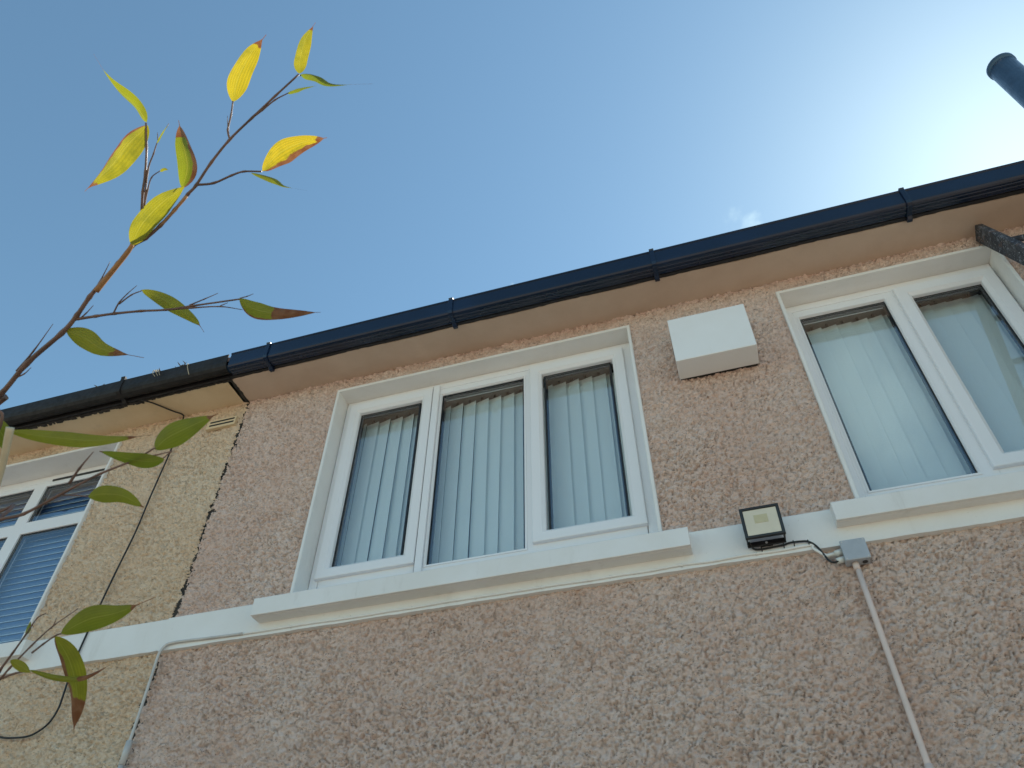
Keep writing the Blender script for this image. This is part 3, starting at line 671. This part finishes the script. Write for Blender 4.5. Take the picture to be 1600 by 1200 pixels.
# ------------------------------------------------------------------ ladder leaning on the wall
ld = empty('ladder', (1.8, -1.9, 0.0), 'dark paint-splashed ladder leaning on the wall under the eaves', 'ladder')
top = Vector((1.632, -0.045, 4.985)); lean = R(68); dn = Vector((0, -math.cos(lean), -math.sin(lean))); nr = Vector((0, -math.sin(lean), math.cos(lean)))
LEN = top.z/math.sin(lean)-0.01
def bar(mb, p, q, sx, sn):
    """rectangular rail between p and q: sx across, sn thick along the ladder's normal"""
    ex = Vector((1, 0, 0)); v = [c+ex*sx*a+nr*sn*b for c in (p, q) for a, b in ((-.5, -.5), (.5, -.5), (.5, .5), (-.5, .5))]
    return mb.add(v, [(0,1,2,3),(7,6,5,4),(0,4,5,1),(1,5,6,2),(2,6,7,3),(3,7,4,0)])
for x in (0.0, 0.40): bar(MB(), top+Vector((x, 0, 0)), top+Vector((x, 0, 0))+dn*LEN, 0.036, 0.088).build('rail', M['ladder'], ld, 0.005)
k = 0.24
while k < LEN-0.1:
    p = top+dn*k; MB().tube([p+Vector((0.01, 0, 0)), p+Vector((0.39, 0, 0))], 0.017, 12).build('rung', M['ladder'], ld); k += 0.255

# ------------------------------------------------------------------ bamboo
def at(px, py, dep):
    """a point of the plant: direction from the viewpoint and its distance along the view axis"""
    d = _r*((px-800)/FPX) - _u*((py-600)/FPX) + _f
    return Vector(CAM + dep*d)
VIEW = Vector(-_f)
def leaf(parent, path, width, dep, tip=0.85, edge=9.0, hue=0.5, roll=0.0, fold=0.25, seed=0, thread=0.0, bow=0.0):
    """path: pixels (x, y[, extra depth]) base to tip; width in pixels at that depth"""
    r = random.Random(seed*31+5)
    P = [at(p[0], p[1], dep+(p[2] if len(p) > 2 else 0)) for p in path]
    C = catmull(P, 24 // max(1, len(P)-1)) if len(P) > 2 else [P[0].lerp(P[1], i/22) for i in range(23)]
    W = 0.92*width*dep/FPX; n = len(C); K = 6; v = []; uv = []
    for i, c in enumerate(C):
        t = i/(n-1); tg = (C[min(i+1, n-1)]-C[max(i-1, 0)]).normalized()
        s = tg.cross(VIEW).normalized(); nn = s.cross(tg).normalized()
        ro = roll*(0.4+0.8*t); s2 = s*math.cos(ro)+nn*math.sin(ro); n2 = s2.cross(tg)
        te = min(1, t/(1-thread)) if thread else t
        w = W*0.5*max(0.03, max(0.0, math.sin(math.pi*min(1, te**0.88)))**0.72)*(1+0.05*math.sin(t*9+seed))
        c = c + n2*bow*W*math.sin(math.pi*t)
        for k in range(K+1):
            u = k/K*2-1
            v.append(c+s2*w*u+n2*(-fold*w*abs(u)**1.3+0.05*w*math.sin(t*14+seed+u*2)*abs(u))); uv.append((k/K, t))
    f = [(i*(K+1)+k, i*(K+1)+k+1, (i+1)*(K+1)+k+1, (i+1)*(K+1)+k) for i in range(n-1) for k in range(K)]
    o = MB().add(v, f, True).build('leaf', M['leaf'], parent); me = o.data
    ul = me.uv_layers.new(name='uv')
    for lp in me.loops: ul.data[lp.index].uv = uv[lp.vertex_index]
    for nm, val in (('tip', tip), ('edge', edge), ('hue', hue)):
        a = me.attributes.new(nm, 'FLOAT', 'POINT'); a.data.foreach_set('value', [val]*len(me.vertices))
    return o
def stem(parent, path, dep, r0, r1, name='twig', mat='stem', nodes=True, extra=None):
    P = ([Vector(e) for e in extra] if extra else []) + [at(p[0], p[1], dep+(p[2] if len(p) > 2 else 0)) for p in path]
    C = catmull(P, 5); n = len(C)
    rr = [(r0+(r1-r0)*i/(n-1))*dep/FPX*(1.28 if nodes and i % 5 == 0 and 0 < i < n-1 else 1.0) for i in range(n)]
    return MB().tube(C, rr, 8).build(name, M[mat], parent)

def cane_root(px, py, dep, bx, by):
    """the cane outside the picture, from the ground up to the point where it enters"""
    e = at(px, py, dep); b = Vector((bx, by, 0.0)); m = at(px-260, py+150, dep)
    q = Vector((b.x*0.93+m.x*0.07, b.y*0.93+m.y*0.07, e.z*0.45)); m2 = Vector((m.x*0.75+b.x*0.25, m.y*0.75+b.y*0.25, e.z*0.80))
    return [b, q, m2]

D1 = 0.96
b1 = empty('bamboo_cane', (-1.55, -2.75, 0), 'tall bamboo cane with sunlit yellow leaves against the sky', 'bamboo')
stem(b1, [(-60, 668), (0, 617), (42, 568), (97, 520), (120, 493), (140, 464), (160, 440), (184, 412), (206, 385), (228, 372), (251, 352), (273, 328), (294, 303), (306, 290), (330, 254), (359, 218), (394, 184), (430, 150), (467, 116)], D1, 4.6, 1.5, 'cane', extra=cane_root(-60, 668, D1, -1.55, -2.75))
stem(b1, [(150, 455), (172, 428), (198, 396), (207, 382)], D1-0.004, 4.5, 3.2, 'sheath', 'sheath', False)
stem(b1, [(292, 306, 0), (270, 332, -.002), (250, 353, -.002)], D1-0.004, 2.6, 1.0, 'sheath', 'sheath', False)
for p, a, b in [([(359, 218), (356, 203), (361, 180), (364, 158)], 1.6, 1.2), ([(358, 212), (356, 198), (355.5, 181)], 1.0, .4), ([(394, 184), (410, 172), (430, 156), (451, 145)], 1.6, .8),
                ([(306, 289), (334, 286), (362, 274), (381, 268), (409, 268)], 2.0, 1.3), ([(334, 286), (360, 275), (384, 266)], 1.2, .4),
                ([(219, 374, .012), (221, 337, .008), (223, 300), (227, 270), (229, 230), (228, 192)], 2.4, 1.5), ([(225, 326), (231, 267), (240, 240), (247, 220), (264, 193)], 1.7, .5), ([(247, 222), (246, 207)], 1.0, .4),
                ([(225, 325), (231, 296), (237, 277), (250, 267)], 1.4, .7), ([(26, 580), (52, 549), (83, 506)], 2.0, .4), ([(25, 590), (38, 584), (49, 574)], 1.6, .4), ([(140, 464), (156, 440), (172, 409)], 1.8, .4), ([(122, 500), (134, 490), (146, 477)], 1.5, .4),
                ([(118, 499), (150, 494), (179, 490), (220, 486), (260, 484), (300, 478), (377, 467)], 2.3, 1.3), ([(260, 484), (300, 481), (344, 479), (379, 484)], 1.7, .5), ([(296, 477), (320, 467), (341, 458)], 1.3, .4), ([(344, 478), (356, 473)], .9, .4),
                ([(375, 466), (386, 463), (396, 459)], 1.0, .4), ([(177, 490), (186, 473), (199, 459), (214, 446)], 1.4, .4), ([(186, 475), (205, 461), (222, 454)], 1.3, .8), ([(469, 118), (480, 117)], 1.1, .7), ([(278, 300), (284, 292)], 1.3, 1.0)]:
    stem(b1, p if len(p) > 2 else [p[0], ((p[0][0]+p[1][0])/2, (p[0][1]+p[1][1])/2), p[1]], D1, a, b)
L1 = [  # path, width, tip, edge, hue, roll, fold, thread, bow
    ([(364, 159), (372, 122), (392, 84), (416, 54)], 40, .80, 9, .85, .15, .2, .10, 0),
    ([(468, 115), (469, 92), (478, 60), (493, 35)], 27, .86, 9, .66, .3, .25, .10, 0),
    ([(470, 116), (495, 124), (522, 137), (583, 131)], 22, .80, 9, .02, 1.15, .5, .20, .3),
    ([(449, 146), (468, 138), (495, 134)], 13, .96, 9, .05, 1.0, .4, .05, 0),
    ([(410, 267), (436, 240), (468, 224), (511, 215)], 40, .88, .80, 1.0, .1, .25, .04, 0),
    ([(392, 270, .01), (428, 281, .02), (446, 291, .02), (480, 298, .01)], 13, .88, 9, .15, 1.1, .4, .22, 0),
    ([(285, 294), (293, 262), (285, 225), (279, 188)], 31, .74, .80, .12, -.55, .40, .08, .2),
    ([(205, 383), (222, 350), (252, 318), (289, 291)], 42, .97, 9, .42, .1, .2, .02, 0),
    ([(229, 191), (212, 163), (178, 131), (146, 84)], 23, .84, 9, .22, 1.0, .5, .18, .1),
    ([(231, 196), (206, 226), (178, 262), (132, 299)], 50, .90, .88, .50, -.35, .35, .06, .15),
    ([(221, 453), (248, 464), (276, 480), (306, 502), (319, 519)], 24, .80, 9, .35, .5, .3, .16, 0),
    ([(374, 467), (398, 483), (434, 489), (501, 488)], 28, .60, .93, .25, .35, .3, .05, 0),
    ([(103, 515), (132, 528), (162, 546), (225, 559)], 33, .76, 9, .40, .3, .25, .14, 0),
    ([(250, 268), (256, 264), (264, 266)], 7, .9, 9, .3, .5, .3, .1, 0),
    ([(245, 224), (253, 208), (265, 192)], 6, .9, 9, .2, .8, .3, .1, 0)]
for i, (p, wd, tp, ed, hu, ro, fo, th, bo) in enumerate(L1):
    leaf(b1, p, wd, D1+0.012*math.sin(i*2.1)-(0.016 if i in (7, 11) else 0), tp, ed, hu, ro, fo, i, th, bo)

D2 = 0.70
b2 = empty('bamboo_cane', (-1.5, -2.95, 0), 'bamboo cane with green shaded leaves crossing the cream house window', 'bamboo')
stem(b2, [(-70, 838), (0, 812), (37, 803), (95, 772), (155, 741), (207, 720), (237, 703)], D2, 3.6, 1.4, 'cane', extra=cane_root(-70, 838, D2, -1.5, -2.95))
stem(b2, [(-60, 800), (0, 664), (-2, 640)], D2, 3, 2, 'twig')
for p, a, b in [([(207, 720), (240, 712), (269, 705)], 1.6, .8), ([(269, 705), (262, 710), (255, 716)], 1.2, .8), ([(108, 756), (124, 732), (146, 706)], 2.6, .7), ([(236, 703), (240, 701), (243, 700)], 1.4, 1.2), ([(95, 773), (118, 774), (140, 776)], 1.2, .9)]: stem(b2, p, D2, a, b)
stem(b2, [(16, 668), (10, 698), (3, 730), (-10, 775)], D2-.01, 6.5, 5, 'sheath', 'straw', False)
for i, (p, wd, tp, ed, hu, ro, fo, th, bo) in enumerate([
    ([(14, 674), (80, 683), (150, 688), (236, 680)], 25, .86, 9, .32, .4, .3, .08, 0),
    ([(242, 702), (262, 684), (298, 666), (341, 646)], 40, .88, 9, .18, .2, .2, .07, 0),
    ([(257, 718), (230, 721), (196, 716), (155, 705)], 25, .97, 9, .15, .25, .2, .02, 0),
    ([(138, 776), (160, 772), (192, 775), (225, 793)], 29, .96, 9, .25, .2, .2, .03, 0),
    ([(-30, 650), (-14, 664), (4, 680), (10, 712)], 34, .97, 9, .1, .2, .2, .03, 0)]):
    leaf(b2, p, wd, D2+0.01*math.sin(i*1.7), tp, ed, hu, ro, fo, i+40, th, bo)

D3 = 0.80
b3 = empty('bamboo_cane', (-1.45, -2.6, 0), 'low bamboo cane with brown-edged leaves in front of the white band', 'bamboo')
stem(b3, [(-70, 1098), (-20, 1075), (0, 1061), (15, 1044), (50, 1008), (82, 979), (122, 951)], D3, 3.2, .7, 'cane', extra=cane_root(-70, 1098, D3, -1.45, -2.6))
for p, a, b in [([(-20, 1075), (0, 1047), (20, 1020), (40, 992), (58, 966), (72, 958)], 2.4, .5), ([(50, 1020), (68, 1006), (85, 994)], 1.6, 1.1), ([(82, 996), (89, 992), (96, 990)], 1.3, 1.1), ([(0, 1061), (24, 1052), (45, 1048)], 1.8, 1.2), ([(80, 982), (86, 972), (88, 965)], 1.0, .4)]: stem(b3, p, D3, a, b)
for i, (p, wd, tp, ed, hu, ro, fo, th, bo) in enumerate([
    ([(95, 990), (138, 968), (184, 957), (241, 934)], 39, .80, 9, .15, .2, .2, .16, 0),
    ([(86, 994), (108, 1032), (120, 1084), (115, 1141)], 40, .70, .80, .42, -.15, .25, .03, 0),
    ([(45, 1047), (87, 1059), (130, 1059), (176, 1037)], 10, .62, 9, .3, .7, .5, .05, 0),
    ([(16, 1032), (27, 1038), (37, 1044), (49, 1052)], 16, .97, 9, .4, .7, .3, .05, 0),
    ([(40, 992), (44, 982), (48, 970)], 9, .95, 9, .1, .3, .3, .05, 0)]):
    leaf(b3, p, wd, D3+0.01*math.sin(i*1.7), tp, ed, hu, ro, fo, i+80, th, bo)
